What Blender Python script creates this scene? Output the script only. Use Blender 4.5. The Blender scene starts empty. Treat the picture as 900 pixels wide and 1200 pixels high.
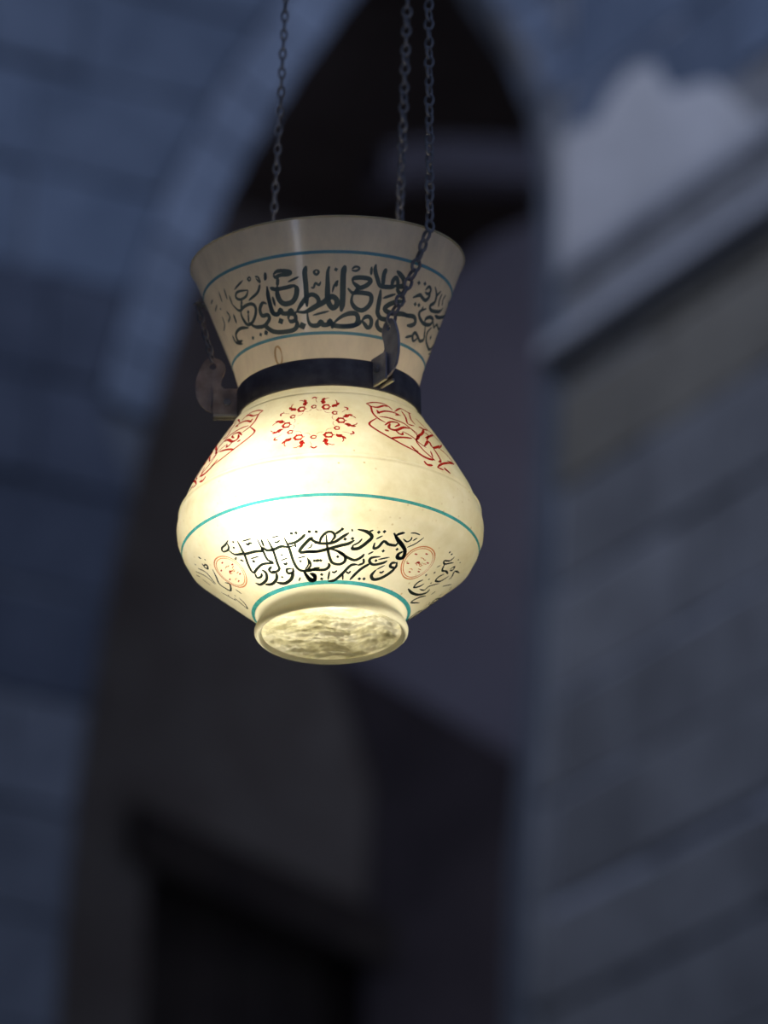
import bpy, bmesh, math, random
from mathutils import Vector, Matrix
PI = math.pi
random.seed(7)
SC = bpy.context.scene
COL = SC.collection

# ------------------------------------------------------------ camera
cam_d = bpy.data.cameras.new('camera')
cam = bpy.data.objects.new('camera', cam_d)
COL.objects.link(cam)
PITCH, ROLL = math.radians(21.2), math.radians(2.0)
fw = Vector((0, math.cos(PITCH), math.sin(PITCH)))
r0 = Vector((1, 0, 0)); u0 = r0.cross(fw)
cr = r0*math.cos(ROLL) + u0*math.sin(ROLL)
cu = -r0*math.sin(ROLL) + u0*math.cos(ROLL)
m = Matrix((cr, cu, -fw)).transposed().to_4x4()
m.translation = Vector((0, 0, 1.6))
cam.matrix_world = m
cam_d.sensor_fit = 'HORIZONTAL'
cam_d.sensor_width = 36
cam_d.lens = 280
cam_d.clip_end = 200
cam_d.dof.use_dof = True
cam_d.dof.focus_distance = 6.4
cam_d.dof.aperture_fstop = 4.6
SC.camera = cam

# ------------------------------------------------------------ light and exposure
SC.view_settings.view_transform = 'Standard'
SC.view_settings.look = 'None'
SC.view_settings.exposure = 0.0
SC.view_settings.gamma = 1.0
SC.view_settings.use_curve_mapping = False
wd = bpy.data.worlds.new('dusk_sky'); SC.world = wd
wd.use_nodes = True
bg = wd.node_tree.nodes['Background']
bg.inputs[0].default_value = (0.36, 0.46, 0.72, 1)
bg.inputs[1].default_value = 0.34
def area(name, loc, target, size, power, color, sizey=None):
    l = bpy.data.lights.new(name, 'AREA'); l.energy = power; l.color = color
    l.shape = 'RECTANGLE'; l.size = size; l.size_y = sizey or size
    o = bpy.data.objects.new(name, l); COL.objects.link(o)
    o.location = loc
    o.rotation_euler = (Vector(target)-Vector(loc)).to_track_quat('-Z', 'Y').to_euler()
    return o
# corner frame of the hall: u runs left along the back wall, s runs from it towards the camera along the right wall
AZ = math.radians(27.2)
DA = Vector((-math.cos(AZ), -math.sin(AZ), 0)); DB = Vector((math.sin(AZ), -math.cos(AZ), 0))
CORNER = Vector((0.5009, 16.0, 0))
def W(u, s, z): return CORNER + DA*u + DB*s + Vector((0, 0, z))
# unseen lights added for the passage, the upper walls and the funnel
area('passage_plaster_fill', W(-1.0, -.75, 8.75), W(-.45, -1.6, 8.5), .25, .42, (1.0, .88, 1.0))  # added fill light for the passage plaster, no fixture behind it
area('passage_upper_fill', W(.6, -3.2, 10.8), W(.3, -4.6, 9.3), .8, 14, (.5, .6, 1.0))  # added fill light lifting the dark upper part of the passage
fl = area('upper_wall_fill', W(4.4, 3.2, 11.8), W(.5, .3, 9.3), .6, 36, (.62, .71, 1.0))  # added fill light for the upper stonework
fl.data.spread = math.radians(95)
area('funnel_streak_light', (-2.72, .62, 1.95), (-.1, 6.1, 4.2), .26, 13, (.72, .80, 1.0), 1.6)  # unseen light set on the left wall to reflect as the funnel's streak
# ------------------------------------------------------------ helpers
def link(name, me, mat=None, parent=None, smooth=False):
    o = bpy.data.objects.new(name, me); COL.objects.link(o)
    if mat is not None and not me.materials: me.materials.append(mat)
    if smooth:
        for p in me.polygons: p.use_smooth = True
    if parent is not None: o.parent = parent
    return o
def mesh(verts, faces):
    me = bpy.data.meshes.new('m'); me.from_pydata([tuple(v) for v in verts], [], faces); me.update()
    return me
def empty(name, loc=(0, 0, 0)):
    o = bpy.data.objects.new(name, None); COL.objects.link(o); o.location = loc; o.empty_display_size = .05
    return o
def tag(o, label=None, cat=None, group=None, kind=None):
    if label: o['label'] = label
    if cat: o['category'] = cat
    if group: o['group'] = group
    if kind: o['kind'] = kind
    return o
def fixn(me):
    bm = bmesh.new(); bm.from_mesh(me); bmesh.ops.recalc_face_normals(bm, faces=bm.faces); bm.to_mesh(me); bm.free()
    return me
def frame_for(d, up=Vector((0, 0, 1))):
    d = d.normalized(); a = d.cross(up)
    if a.length < 1e-4: a = Vector((1, 0, 0))
    a.normalize(); return a, d.cross(a).normalized()
def tube(pts, r, n=10, cap=True):
    V, F = [], []
    pts = [Vector(p) for p in pts]
    for i, p in enumerate(pts):
        d = pts[min(i+1, len(pts)-1)]-pts[max(i-1, 0)]
        a, b = frame_for(d)
        rr = r[i] if isinstance(r, (list, tuple)) else r
        for k in range(n):
            t = 2*PI*k/n; V.append(p+(a*math.cos(t)+b*math.sin(t))*rr)
    for i in range(len(pts)-1):
        for k in range(n):
            F.append((i*n+k, i*n+(k+1) % n, (i+1)*n+(k+1) % n, (i+1)*n+k))
    if cap:
        F.append(tuple(range(n))[::-1]); F.append(tuple((len(pts)-1)*n+k for k in range(n)))
    return V, F
def join(*vf):
    V, F = [], []
    for v, f in vf:
        o = len(V); V += list(v); F += [tuple(i+o for i in q) for q in f]
    return V, F
def prism(outline, fr, bk, inset=0.0):
    """outline: list of 2d points; fr / bk: functions 2d -> 3d for the two faces"""
    n = len(outline)
    cx = sum(p[0] for p in outline)/n; cy = sum(p[1] for p in outline)/n
    V = [fr(p) for p in outline]+[bk(p) for p in outline]
    F = [tuple(range(n)), tuple(range(2*n-1, n-1, -1))]
    for i in range(n):
        F.append((i, (i+1) % n, n+(i+1) % n, n+i)[::-1])
    return V, F
# ------------------------------------------------------------ materials
def new_mat(name):
    m = bpy.data.materials.new(name); m.use_nodes = True
    nt = m.node_tree; nt.nodes.clear()
    out = nt.nodes.new('ShaderNodeOutputMaterial')
    return m, nt, out
def N(nt, typ, **kw):
    n = nt.nodes.new(typ)
    for k, v in kw.items():
        if k.startswith('i_'):
            key = k[2:]
            key = int(key) if key.isdigit() else key.replace('_', ' ')
            n.inputs[key].default_value = v
        else: setattr(n, k, v)
    return n
def ramp(nt, fac, stops):
    r = nt.nodes.new('ShaderNodeValToRGB')
    while len(r.color_ramp.elements) < len(stops): r.color_ramp.elements.new(.5)
    for e, (p, c) in zip(r.color_ramp.elements, stops):
        e.position = p; e.color = (*c, 1)
    nt.links.new(fac, r.inputs[0]); return r.outputs[0]
def stone_mat(name, c1, c2, var=.25, rough=.9, scale=5, bump=.35, band=0):
    m, nt, out = new_mat(name)
    g = N(nt, 'ShaderNodeNewGeometry')
    n1 = N(nt, 'ShaderNodeTexNoise', i_Scale=scale, i_Detail=6, i_Roughness=.62)
    nt.links.new(g.outputs['Position'], n1.inputs['Vector'])
    col = ramp(nt, n1.outputs[0], [(.32, c1), (.68, c2)])
    oi = N(nt, 'ShaderNodeObjectInfo')
    mr = N(nt, 'ShaderNodeMapRange'); mr.inputs[3].default_value = 1-var; mr.inputs[4].default_value = 1+var
    nt.links.new(oi.outputs['Random'], mr.inputs[0])
    mx = N(nt, 'ShaderNodeVectorMath', operation='SCALE')
    nt.links.new(col, mx.inputs[0]); nt.links.new(mr.outputs[0], mx.inputs['Scale'])
    p = N(nt, 'ShaderNodeBsdfPrincipled', i_Roughness=rough)
    p.inputs['Specular IOR Level'].default_value = .25
    nt.links.new(mx.outputs[0], p.inputs['Base Color'])
    n2 = N(nt, 'ShaderNodeTexNoise', i_Scale=scale*6, i_Detail=5)
    nt.links.new(g.outputs['Position'], n2.inputs['Vector'])
    b = N(nt, 'ShaderNodeBump', i_Strength=bump, i_Distance=.02)
    nt.links.new(n2.outputs[0], b.inputs['Height']); nt.links.new(b.outputs[0], p.inputs['Normal'])
    nt.links.new(p.outputs[0], out.inputs[0])
    return m
def metal_mat(name, c1, c2, rough=.5, metallic=.7, scale=60):
    m, nt, out = new_mat(name)
    tc = N(nt, 'ShaderNodeTexCoord')
    n1 = N(nt, 'ShaderNodeTexNoise', i_Scale=scale, i_Detail=5)
    nt.links.new(tc.outputs['Object'], n1.inputs['Vector'])
    p = N(nt, 'ShaderNodeBsdfPrincipled', i_Roughness=rough, i_Metallic=metallic)
    nt.links.new(ramp(nt, n1.outputs[0], [(.35, c1), (.65, c2)]), p.inputs['Base Color'])
    b = N(nt, 'ShaderNodeBump', i_Strength=.25, i_Distance=.001)
    nt.links.new(n1.outputs[0], b.inputs['Height']); nt.links.new(b.outputs[0], p.inputs['Normal'])
    nt.links.new(p.outputs[0], out.inputs[0])
    return m
def glass_mat(name, stops, trans, scale=14, stretch=(1, 1, 1), trcol=(1, .97, .86), rough=.3, bump=.15, gloss=1.0, spots=0.):
    """frosted cream glass: scatters light through and back, with a thin glossy skin"""
    m, nt, out = new_mat(name)
    tc = N(nt, 'ShaderNodeTexCoord')
    mp = N(nt, 'ShaderNodeMapping'); mp.inputs['Scale'].default_value = stretch
    nt.links.new(tc.outputs['Object'], mp.inputs[0])
    n1 = N(nt, 'ShaderNodeTexNoise', i_Scale=scale, i_Detail=8, i_Roughness=.7)
    nt.links.new(mp.outputs[0], n1.inputs['Vector'])
    col = ramp(nt, n1.outputs[0], stops)
    if spots:
        v = N(nt, 'ShaderNodeTexVoronoi', i_Scale=90)
        nt.links.new(tc.outputs['Object'], v.inputs['Vector'])
        sp = ramp(nt, v.outputs['Distance'], [(.05, (.62, .5, .3)), (.16, (1, 1, 1))])
        n3 = N(nt, 'ShaderNodeTexNoise', i_Scale=11, i_Detail=2)
        nt.links.new(tc.outputs['Object'], n3.inputs['Vector'])
        k = N(nt, 'ShaderNodeMapRange'); k.inputs[1].default_value = .5; k.inputs[2].default_value = .62
        nt.links.new(n3.outputs[0], k.inputs[0])
        k2 = N(nt, 'ShaderNodeMath', operation='MULTIPLY'); k2.inputs[1].default_value = spots
        nt.links.new(k.outputs[0], k2.inputs[0])
        mc = N(nt, 'ShaderNodeMix', data_type='RGBA', blend_type='MULTIPLY')
        nt.links.new(k2.outputs[0], mc.inputs[0]); nt.links.new(col, mc.inputs[6]); nt.links.new(sp, mc.inputs[7])
        col = mc.outputs[2]
    b = N(nt, 'ShaderNodeBump', i_Strength=bump, i_Distance=.002)
    nt.links.new(n1.outputs[0], b.inputs['Height'])
    d = N(nt, 'ShaderNodeBsdfDiffuse'); t = N(nt, 'ShaderNodeBsdfTranslucent')
    tt = N(nt, 'ShaderNodeMix', data_type='RGBA', blend_type='MULTIPLY'); tt.inputs[0].default_value = 1
    tt.inputs[7].default_value = (*trcol, 1)
    nt.links.new(col, tt.inputs[6]); nt.links.new(tt.outputs[2], t.inputs[0]); nt.links.new(col, d.inputs[0])
    nt.links.new(b.outputs[0], t.inputs['Normal']); nt.links.new(b.outputs[0], d.inputs['Normal'])
    a = N(nt, 'ShaderNodeMixShader'); a.inputs[0].default_value = trans
    nt.links.new(d.outputs[0], a.inputs[1]); nt.links.new(t.outputs[0], a.inputs[2])
    gl = N(nt, 'ShaderNodeBsdfGlossy', i_Roughness=rough)
    lw = N(nt, 'ShaderNodeLayerWeight', i_Blend=.5)
    pw = N(nt, 'ShaderNodeMath', operation='POWER'); pw.inputs[1].default_value = 4
    nt.links.new(lw.outputs['Facing'], pw.inputs[0])
    fm = N(nt, 'ShaderNodeMath', operation='MULTIPLY_ADD'); fm.inputs[1].default_value = .4*gloss; fm.inputs[2].default_value = .045*gloss
    nt.links.new(pw.outputs[0], fm.inputs[0])
    e = N(nt, 'ShaderNodeMixShader')
    nt.links.new(fm.outputs[0], e.inputs[0]); nt.links.new(a.outputs[0], e.inputs[1]); nt.links.new(gl.outputs[0], e.inputs[2])
    nt.links.new(e.outputs[0], out.inputs[0])
    return m
def enamel_mat(name, tcol, dcol, dfac):
    """fired enamel print: a thin coloured film, see-through to the glass below"""
    m, nt, out = new_mat(name)
    tc = N(nt, 'ShaderNodeTexCoord')
    n1 = N(nt, 'ShaderNodeTexNoise', i_Scale=110, i_Detail=3)
    nt.links.new(tc.outputs['Object'], n1.inputs['Vector'])
    t = N(nt, 'ShaderNodeBsdfTransparent')
    lo = tuple(min(1, c*.88) for c in tcol); hi = tuple(min(1, c*1.15+.01) for c in tcol)
    nt.links.new(ramp(nt, n1.outputs[0], [(.4, lo), (.7, hi)]), t.inputs[0])
    d = N(nt, 'ShaderNodeBsdfDiffuse'); d.inputs[0].default_value = (*dcol, 1)
    a = N(nt, 'ShaderNodeMixShader'); a.inputs[0].default_value = dfac
    nt.links.new(t.outputs[0], a.inputs[1]); nt.links.new(d.outputs[0], a.inputs[2])
    nt.links.new(a.outputs[0], out.inputs[0])
    return m
def emit_mat(name, col, s):
    m, nt, out = new_mat(name)
    e = N(nt, 'ShaderNodeEmission', i_Strength=s); e.inputs[0].default_value = (*col, 1)
    nt.links.new(e.outputs[0], out.inputs[0]); return m

M_core = stone_mat('wall_core', (.15, .165, .19), (.22, .24, .27), 0)
M_block = stone_mat('slate_blue_ashlar', (.125, .16, .215), (.20, .245, .315), .2)
M_mid = stone_mat('dark_mid_ashlar', (.085, .10, .135), (.135, .155, .20), .15)  # darker tone for the mid-height courses of the back wall
M_low = stone_mat('grey_lower_ashlar', (.17, .185, .215), (.25, .27, .31), .12)
M_vous = stone_mat('arch_stone', (.21, .25, .315), (.30, .35, .43), .12)
M_blockR = stone_mat('grey_ashlar', (.27, .265, .26), (.39, .385, .38), .14)
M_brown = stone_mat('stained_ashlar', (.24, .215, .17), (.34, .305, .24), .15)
M_mortar = stone_mat('lime_mortar', (.58, .60, .66), (.76, .78, .84), 0)
M_mould = stone_mat('moulding_stone', (.55, .55, .56), (.70, .70, .71), .05)
M_plaster = stone_mat('old_plaster', (.64, .62, .59), (.84, .81, .78), 0, scale=3)
M_inner = stone_mat('passage_plaster', (.30, .26, .29), (.36, .32, .35), 0, scale=2)
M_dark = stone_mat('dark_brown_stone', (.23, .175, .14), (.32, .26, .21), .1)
M_deep = stone_mat('deep_brown_stone', (.08, .06, .06), (.12, .09, .09), .1)
M_wood = stone_mat('dark_wood', (.05, .035, .03), (.09, .065, .05), .1)
M_floor = stone_mat('floor_stone', (.2, .19, .18), (.3, .29, .27), 0)
M_iron = metal_mat('blackened_iron', (.18, .18, .20), (.33, .325, .35), .6, .4)
M_band = metal_mat('dark_strap_iron', (.10, .088, .10), (.17, .155, .165), .65, .25)
M_ear = metal_mat('rusty_strap', (.26, .20, .18), (.46, .37, .34), .6, .35)
M_ear2 = metal_mat('grey_strap', (.24, .25, .31), (.38, .39, .46), .5, .3)
M_edge = metal_mat('pale_edge_steel', (.42, .38, .32), (.6, .55, .45), .4, .6)
M_funnel = glass_mat('funnel_glass', [(.3, (.68, .66, .63)), (.7, (.90, .87, .81))], .5, scale=10, stretch=(3, 3, .8), trcol=(1, .88, .66), rough=.18, bump=.05)
M_body = glass_mat('cream_glass', [(.34, (.70, .63, .43)), (.5, (.80, .75, .58)), (.66, (.88, .84, .72))], .55, scale=13, trcol=(1, .97, .84), bump=.3, spots=.9)
M_foot = glass_mat('thick_foot_glass', [(.36, (.52, .48, .28)), (.5, (.82, .78, .55)), (.62, (1, .97, .82))], .84, scale=48, stretch=(.5, 1, 1), bump=.0, rough=.15)
M_flange = glass_mat('foot_glass', [(.3, (.84, .79, .6)), (.7, (.95, .91, .76))], .8, scale=16, trcol=(1, .98, .86), bump=.2)
M_stain = enamel_mat('old_stain', (.66, .50, .34), (.4, .3, .2), .1)
M_black = enamel_mat('black_enamel', (.03, .045, .038), (.035, .05, .05), .6)
M_ink = enamel_mat('dark_teal_enamel', (.15, .20, .21), (.20, .28, .31), .55)
M_red = enamel_mat('red_enamel', (.62, .035, .035), (.5, .05, .04), .22)
M_orange = enamel_mat('faded_orange_enamel', (.80, .34, .20), (.6, .25, .12), .12)
M_blue = enamel_mat('blue_enamel', (.28, .66, 1.0), (.16, .42, .60), .4)
M_teal = enamel_mat('turquoise_enamel', (.10, .62, .84), (.05, .38, .56), .3)
M_bulb = emit_mat('lit_bulb', (1, .95, .84), 32)
M_fill_bulb = emit_mat('funnel_fill_glow', (1, .86, .68), 56)
M_white = metal_mat('white_lampholder', (.6, .58, .52), (.75, .72, .66), .5, 0)

# ------------------------------------------------------------ the hall
hall_floor = tag(link('floor', mesh([W(11, 22, 0), W(-1, 22, 0), W(-1, -5, 0), W(11, -5, 0), W(11, 22, -.2), W(-1, 22, -.2), W(-1, -5, -.2), W(11, -5, -.2)],
    [(0, 1, 2, 3), (7, 6, 5, 4), (0, 4, 5, 1), (1, 5, 6, 2), (2, 6, 7, 3), (3, 7, 4, 0)]), M_floor), kind='structure')
LC = [(3, 1.49), (6.05, 1.484), (6.41, 1.48), (6.77, 1.457), (7.18, 1.415), (7.41, 1.381), (7.65, 1.337), (7.86, 1.295), (8.07, 1.253), (8.32, 1.185), (8.58, 1.09), (8.75, 1.016), (8.95, .915), (9.27, .733), (9.45, .60), (9.62, .45)]
RC = [(3, .065), (6.775, .065), (7.03, .045), (7.42, .028), (7.82, .020), (8.35, .014), (8.9, .025), (9.11, .059), (9.26, .136), (9.39, .255), (9.5, .34), (9.62, .45)]
def interp(tab, z):
    if z <= tab[0][0]: return tab[0][1]
    for (a, b), (c, d) in zip(tab, tab[1:]):
        if z <= c: return b+(d-b)*(z-a)/(c-a)
    return tab[-1][1]
APEX = 9.62
TH = .12
# wall core (mortar) with the pointed opening cut through it
def wall_core():
    V, F = [], []
    def quad_prism(p):
        a = len(V)
        for s in (-.010, -TH):
            for (u, z) in p: V.append(W(u, s, z))
        F.extend([(a, a+1, a+2, a+3), (a+7, a+6, a+5, a+4), (a, a+4, a+5, a+1), (a+1, a+5, a+6, a+2), (a+2, a+6, a+7, a+3), (a+3, a+7, a+4, a)])
    quad_prism([(0, 0), (10, 0), (10, 3), (0, 3)])
    zs = sorted(set([z for z, _ in LC+RC]))
    for z0, z1 in zip(zs, zs[1:]):
        quad_prism([(interp(LC, z0), z0), (10, z0), (10, z1), (interp(LC, z1), z1)])
        quad_prism([(0, z0), (interp(RC, z0), z0), (interp(RC, z1), z1), (0, z1)])
    quad_prism([(0, APEX), (10, APEX), (10, 11.5), (0, 11.5)])
    return fixn(mesh(V, F))
wall_back = tag(link('wall_back', wall_core(), M_core), kind='structure')
def block(poly, P, depth, parent, mat, back=-.05, name='stone_block', jit=.006, cham=.007):
    """poly: 4 corners (a, z) on the wall; P(a, out, z): point; a dressed stone with chamfered arrises"""
    n = len(poly); cx = sum(p[0] for p in poly)/n; cz = sum(p[1] for p in poly)/n
    poly = [(a+random.uniform(-jit, jit), z+random.uniform(-jit, jit)) for a, z in poly]
    def ins(p, d):
        dx, dz = cx-p[0], cz-p[1]
        return (p[0]+math.copysign(min(d, abs(dx)*.5), dx), p[1]+math.copysign(min(d, abs(dz)*.5), dz))
    V = [P(a, back, z) for a, z in poly]+[P(a, depth-cham, z) for a, z in poly]+[P(ins(p, cham)[0], depth+random.uniform(-.003, .003), ins(p, cham)[1]) for p in poly]
    F = [tuple(range(n))[::-1]]
    for k in (0, 1):
        for i in range(n): F.append((k*n+i, k*n+(i+1) % n, (k+1)*n+(i+1) % n, (k+1)*n+i))
    F.append(tuple(range(2*n, 3*n)))
    return link(name, fixn(mesh(V, F)), mat, parent)
CH = .31
G = .004
PA = lambda a, o, z: W(a, o, z)
VB = .155   # arch ring width
def left_bound(z):
    if z < 7.82: return interp(LC, z)
    # arch ring outer edge
    z2 = min(z, APEX+.3)
    best = 0
    for k in range(40):
        zz = 7.8+(APEX-7.8)*k/39
        u = interp(LC, zz); e = .01
        du = (interp(LC, zz+e)-interp(LC, zz-e))/(2*e); L = math.hypot(1, du)
        uo, zo = u+VB/L, zz-du*VB/L
        if abs(zo-z) < .05: best = max(best, uo)
    return best if best else interp(LC, z)+VB
z = 6.33-CH*5
row = 0
while z < 10.6:
    z0, z1 = z+G, z+CH-G
    row += 1
    def MB_(): return M_low if z < 6.7 else (random.choice([M_mid, M_mid, M_low]) if z < 8.1 else M_block)
    # left of the opening
    if z1 < APEX+.12:
        b0, b1 = left_bound(z0), left_bound(z1)
        a = max(b0, b1)+random.uniform(.18, .42)
        block([(b0+G, z0), (a, z0), (a, z1), (b1+G, z1)], PA, random.uniform(-.004, .016), wall_back, MB_())
        r0b, r1b = interp(RC, z0), interp(RC, z1)
        if max(r0b, r1b) > .03 and z1 < APEX:
            block([(.0, z0), (max(.012, r0b-G), z0), (max(.012, r1b-G), z1), (.0, z1)], PA, random.uniform(-.004, .008), wall_back, M_blockR, jit=.001)
    else:
        a = 0
    while a < 3.3:
        w_ = random.uniform(.36, .62)
        block([(a+2*G, z0), (a+w_, z0), (a+w_, z1), (a+2*G, z1)], PA, random.uniform(-.004, .018), wall_back, MB_())
        a += w_
    z += CH
# arch ring stones on the left haunch and over the crown
def curve_pt(tab, zz, sgn):
    u = interp(tab, zz); e = .015
    du = (interp(tab, zz+e)-interp(tab, zz-e))/(2*e); L = math.hypot(1, du)
    return (u, zz), (u+sgn*VB/L, zz-sgn*du*VB/L)
zs = [7.82]
while zs[-1] < APEX-.02: 
    zs.append(zs[-1]+(.17 if zs[-1] < 8.8 else .115))
zs[-1] = APEX-.015
for za, zb in zip(zs, zs[1:]):
    (i0, o0), (i1, o1) = curve_pt(LC, za+.002, 1), curve_pt(LC, zb-.002, 1)
    block([i0, o0, o1, i1], PA, random.uniform(.014, .026), wall_back, M_vous, name='voussoir', jit=.001, cham=.005, back=-TH)
zs = [9.12, 9.26, 9.36, 9.47, APEX-.015]
for za, zb in zip(zs, zs[1:]):
    (i0, o0), (i1, o1) = curve_pt(RC, za+.004, -1), curve_pt(RC, zb-.004, -1)
    o0 = (max(0, o0[0]), max(o0[1], za)); o1 = (max(0, o1[0]), max(o1[1], zb))
    block([o0, i0, i1, o1], PA, random.uniform(.012, .02), wall_back, M_vous, name='voussoir', jit=.001, back=-TH)

# right wall
def boxuv(u0, u1, s0, s1, z0, z1):
    V = [W(u, s, z) for z in (z0, z1) for (u, s) in ((u0, s0), (u1, s0), (u1, s1), (u0, s1))]
    return V, [(0, 1, 2, 3), (7, 6, 5, 4), (0, 4, 5, 1), (1, 5, 6, 2), (2, 6, 7, 3), (3, 7, 4, 0)]
wall_right = tag(link('wall_right', fixn(mesh(*boxuv(-.3, -.008, -TH, 20, 0, 11.5))), M_mortar), kind='structure')
PB = lambda a, o, z: W(o, a, z)
z = 6.33-CH*5+.0
row = 0
while z < 10.6:
    z0, z1 = z+G, z+CH-G
    mat = M_blockR if z < 8.5 else M_block
    if abs((z+CH)-6.64) < .02: z1 -= .034
    if abs((z+CH)-6.33) < .02: z1 -= .012
    if abs((z+CH)-7.26) < .02: z1 -= .010
    a = .0; first = True
    while a < 4.6:
        w_ = random.uniform(.34, .66)
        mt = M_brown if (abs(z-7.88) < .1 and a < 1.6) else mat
        if not (z1 > 8.2 and z0 < 8.36):
            block([(a+(0.003 if first else 2*G), z0), (a+w_, z0), (a+w_, z1), (a+2*G, z1)], PB, random.uniform(-.002, .014), wall_right, mt)
        else:
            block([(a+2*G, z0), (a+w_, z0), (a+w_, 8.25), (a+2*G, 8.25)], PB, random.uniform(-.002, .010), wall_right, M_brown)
            block([(a+2*G, 8.345), (a+w_, 8.345), (a+w_, z1), (a+2*G, z1)], PB, random.uniform(-.002, .010), wall_right, M_blockR)
        a += w_; first = False
    z += CH
def moulding(z0, prof, name, mat, s1=6.0):
    a = 0
    while a < s1:
        b = a+random.uniform(.7, 1.1)
        V = []; n = len(prof)
        for s in (a+.004, b-.004):
            for (o, dz) in prof: V.append(W(o, s, z0+dz))
        F = [tuple(range(n)), tuple(range(2*n-1, n-1, -1))]+[(i, (i+1) % n, n+(i+1) % n, n+i)[::-1] for i in range(n)]
        link(name, fixn(mesh(V, F)), mat, wall_right); a = b
moulding(8.26, [(-.02, -.01), (.03, 0), (.075, .02), (.085, .03), (.085, .07), (.07, .082), (-.02, .09)], 'cornice_stone', M_mould)
moulding(8.54, [(-.02, -.008), (.022, 0), (.034, .012), (.034, .045), (-.02, .055)], 'string_course_stone', M_mould)
# ragged remains of pale plaster above the cornice
top = [(0, 8.99), (.1, 9.0), (.2, 8.97), (.3, 9.03), (.42, 9.06), (.52, 9.03), (.62, 8.9), (.74, 8.87), (.86, 8.84), (.98, 8.74), (1.08, 8.62), (1.2, 8.6)]
V = []; n = len(top)
for o, zz in ((.026, 0), (-.01, 0)):
    for i, (s, zt) in enumerate(top): V.append(W(o, s, 8.60))
    for i, (s, zt) in enumerate(top): V.append(W(o-.004 if o > 0 else o, s, zt))
F = []
for i in range(n-1):
    F += [(i, i+1, n+i+1, n+i), (2*n+i, 3*n+i, 3*n+i+1, 2*n+i+1), (n+i, n+i+1, 3*n+i+1, 3*n+i), (i+1, i, 2*n+i, 2*n+i+1)]
F += [(0, n, 3*n, 2*n), (n-1, 3*n-1, 4*n-1, 2*n-1)]
tag(link('plaster_patch', fixn(mesh(V, F)), M_plaster, wall_right), 'ragged patch of pale old plaster')
wall_left = tag(link('wall_left', fixn(mesh(*boxuv(10, 10.3, -TH, 20, 0, 11.5))), M_block), kind='structure')

# the dark passage behind the arch
inner = tag(link('wall_passage', fixn(mesh(*join(
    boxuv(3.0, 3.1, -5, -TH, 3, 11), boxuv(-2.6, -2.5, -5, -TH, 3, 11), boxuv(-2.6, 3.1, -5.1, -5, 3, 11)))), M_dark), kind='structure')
tag(link('ceiling', fixn(mesh(*boxuv(-2.6, 3.1, -5.1, -TH, 11, 11.1))), M_dark), kind='structure')
tag(link('floor', fixn(mesh(*boxuv(-2.6, 3.1, -5.1, -TH, 2.9, 3))), M_floor), kind='structure')
def slab(poly, s0, s1, name, mat, parent=None):
    V = [W(u, s1, z) for u, z in poly]+[W(u, s0, z) for u, z in poly]; n = len(poly)
    F = [tuple(range(n)), tuple(range(2*n-1, n-1, -1))]+[(i, (i+1) % n, n+(i+1) % n, n+i)[::-1] for i in range(n)]
    return link(name, fixn(mesh(V, F)), mat, parent)
low = slab([(3, 3), (.5, 3), (.5, 7.2), (-.25, 7.02), (-.25, 7.5), (-.02, 8.1), (-.02, 8.6), (3, 8.75)], -1.8, -1.6, 'wall_passage_back', M_dark)
tag(slab([(-.25, 3), (-2.5, 3), (-2.5, 7.2), (-.76, 7.675), (-.287, 7.837), (-.10, 7.9), (-.05, 8.0), (-.25, 7.5)], -1.8, -1.59, 'wall_passage_slope', M_deep), kind='structure')  # darker slab with a sloping top edge below the passage plaster
tag(low, kind='structure')
slab([(.56, 7.1), (.56, 7.27), (-.33, 7.06), (-.33, 6.9)], -1.62, -1.55, 'lintel', M_wood, low)
for u0_, u1_ in ((.5, .32), (.31, .13), (.12, -.06), (-.07, -.25)):
    slab([(u0_, 3), (u1_, 3), (u1_, 7.02+(u1_+.25)*.2), (u0_, 7.02+(u0_+.25)*.2)], -1.79, -1.76-random.uniform(0, .01), 'door_board', M_wood, low)
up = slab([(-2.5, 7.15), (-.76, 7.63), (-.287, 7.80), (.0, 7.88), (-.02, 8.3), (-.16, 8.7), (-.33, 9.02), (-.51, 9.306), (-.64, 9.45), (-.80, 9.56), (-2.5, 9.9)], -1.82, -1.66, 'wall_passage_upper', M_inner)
tag(up, kind='structure')
slab([(-.30, 9.62), (-.5, 9.70), (-.9, 9.76), (-1.6, 9.80), (-1.6, 9.92), (-.9, 9.90), (-.5, 9.82), (-.3, 9.74)], -1.9, -1.75, 'arch_rib', M_inner, up)

# ------------------------------------------------------------ the mosque lamp
ORG = Vector((-0.05255899, 6.10948828, 3.82324126))
TILT = -0.045561936072575436
# ring table: height, radius, front lift, right lift (mouth-blown glass, so the rings are not quite square to the axis)
RINGS = [
(-0.00000,0.08079,0.0524,0.0000),
(0.00593,0.08385,0.0524,0.0000),
(0.01186,0.07986,0.0524,0.0000),
(0.01681,0.07893,0.0524,0.0000),
(0.02473,0.08218,0.0524,0.0000),
(0.05450,0.11932,0.0402,0.0000),
(0.08338,0.15507,0.0314,0.0000),
(0.09635,0.16204,0.0314,0.0000),
(0.11034,0.16714,0.0332,0.0000),
(0.12235,0.16835,0.0332,0.0000),
(0.13337,0.16649,0.0332,0.0000),
(0.14140,0.16389,0.0314,0.0000),
(0.16149,0.15600,0.0279,0.0000),
(0.18365,0.14393,0.0227,0.0000),
(0.20686,0.13000,0.0175,0.0000),
(0.22913,0.11561,0.0105,0.0000),
(0.25043,0.10029,0.0035,0.0000),
(0.25653,0.09704,0.0000,0.0000),
(0.28401,0.09750,-0.0087,0.0000),
(0.31567,0.10586,-0.0279,-0.0052),
(0.40128,0.13743,-0.0437,0.0087),
(0.43925,0.15229,-0.0507,0.0262),

]
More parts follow.
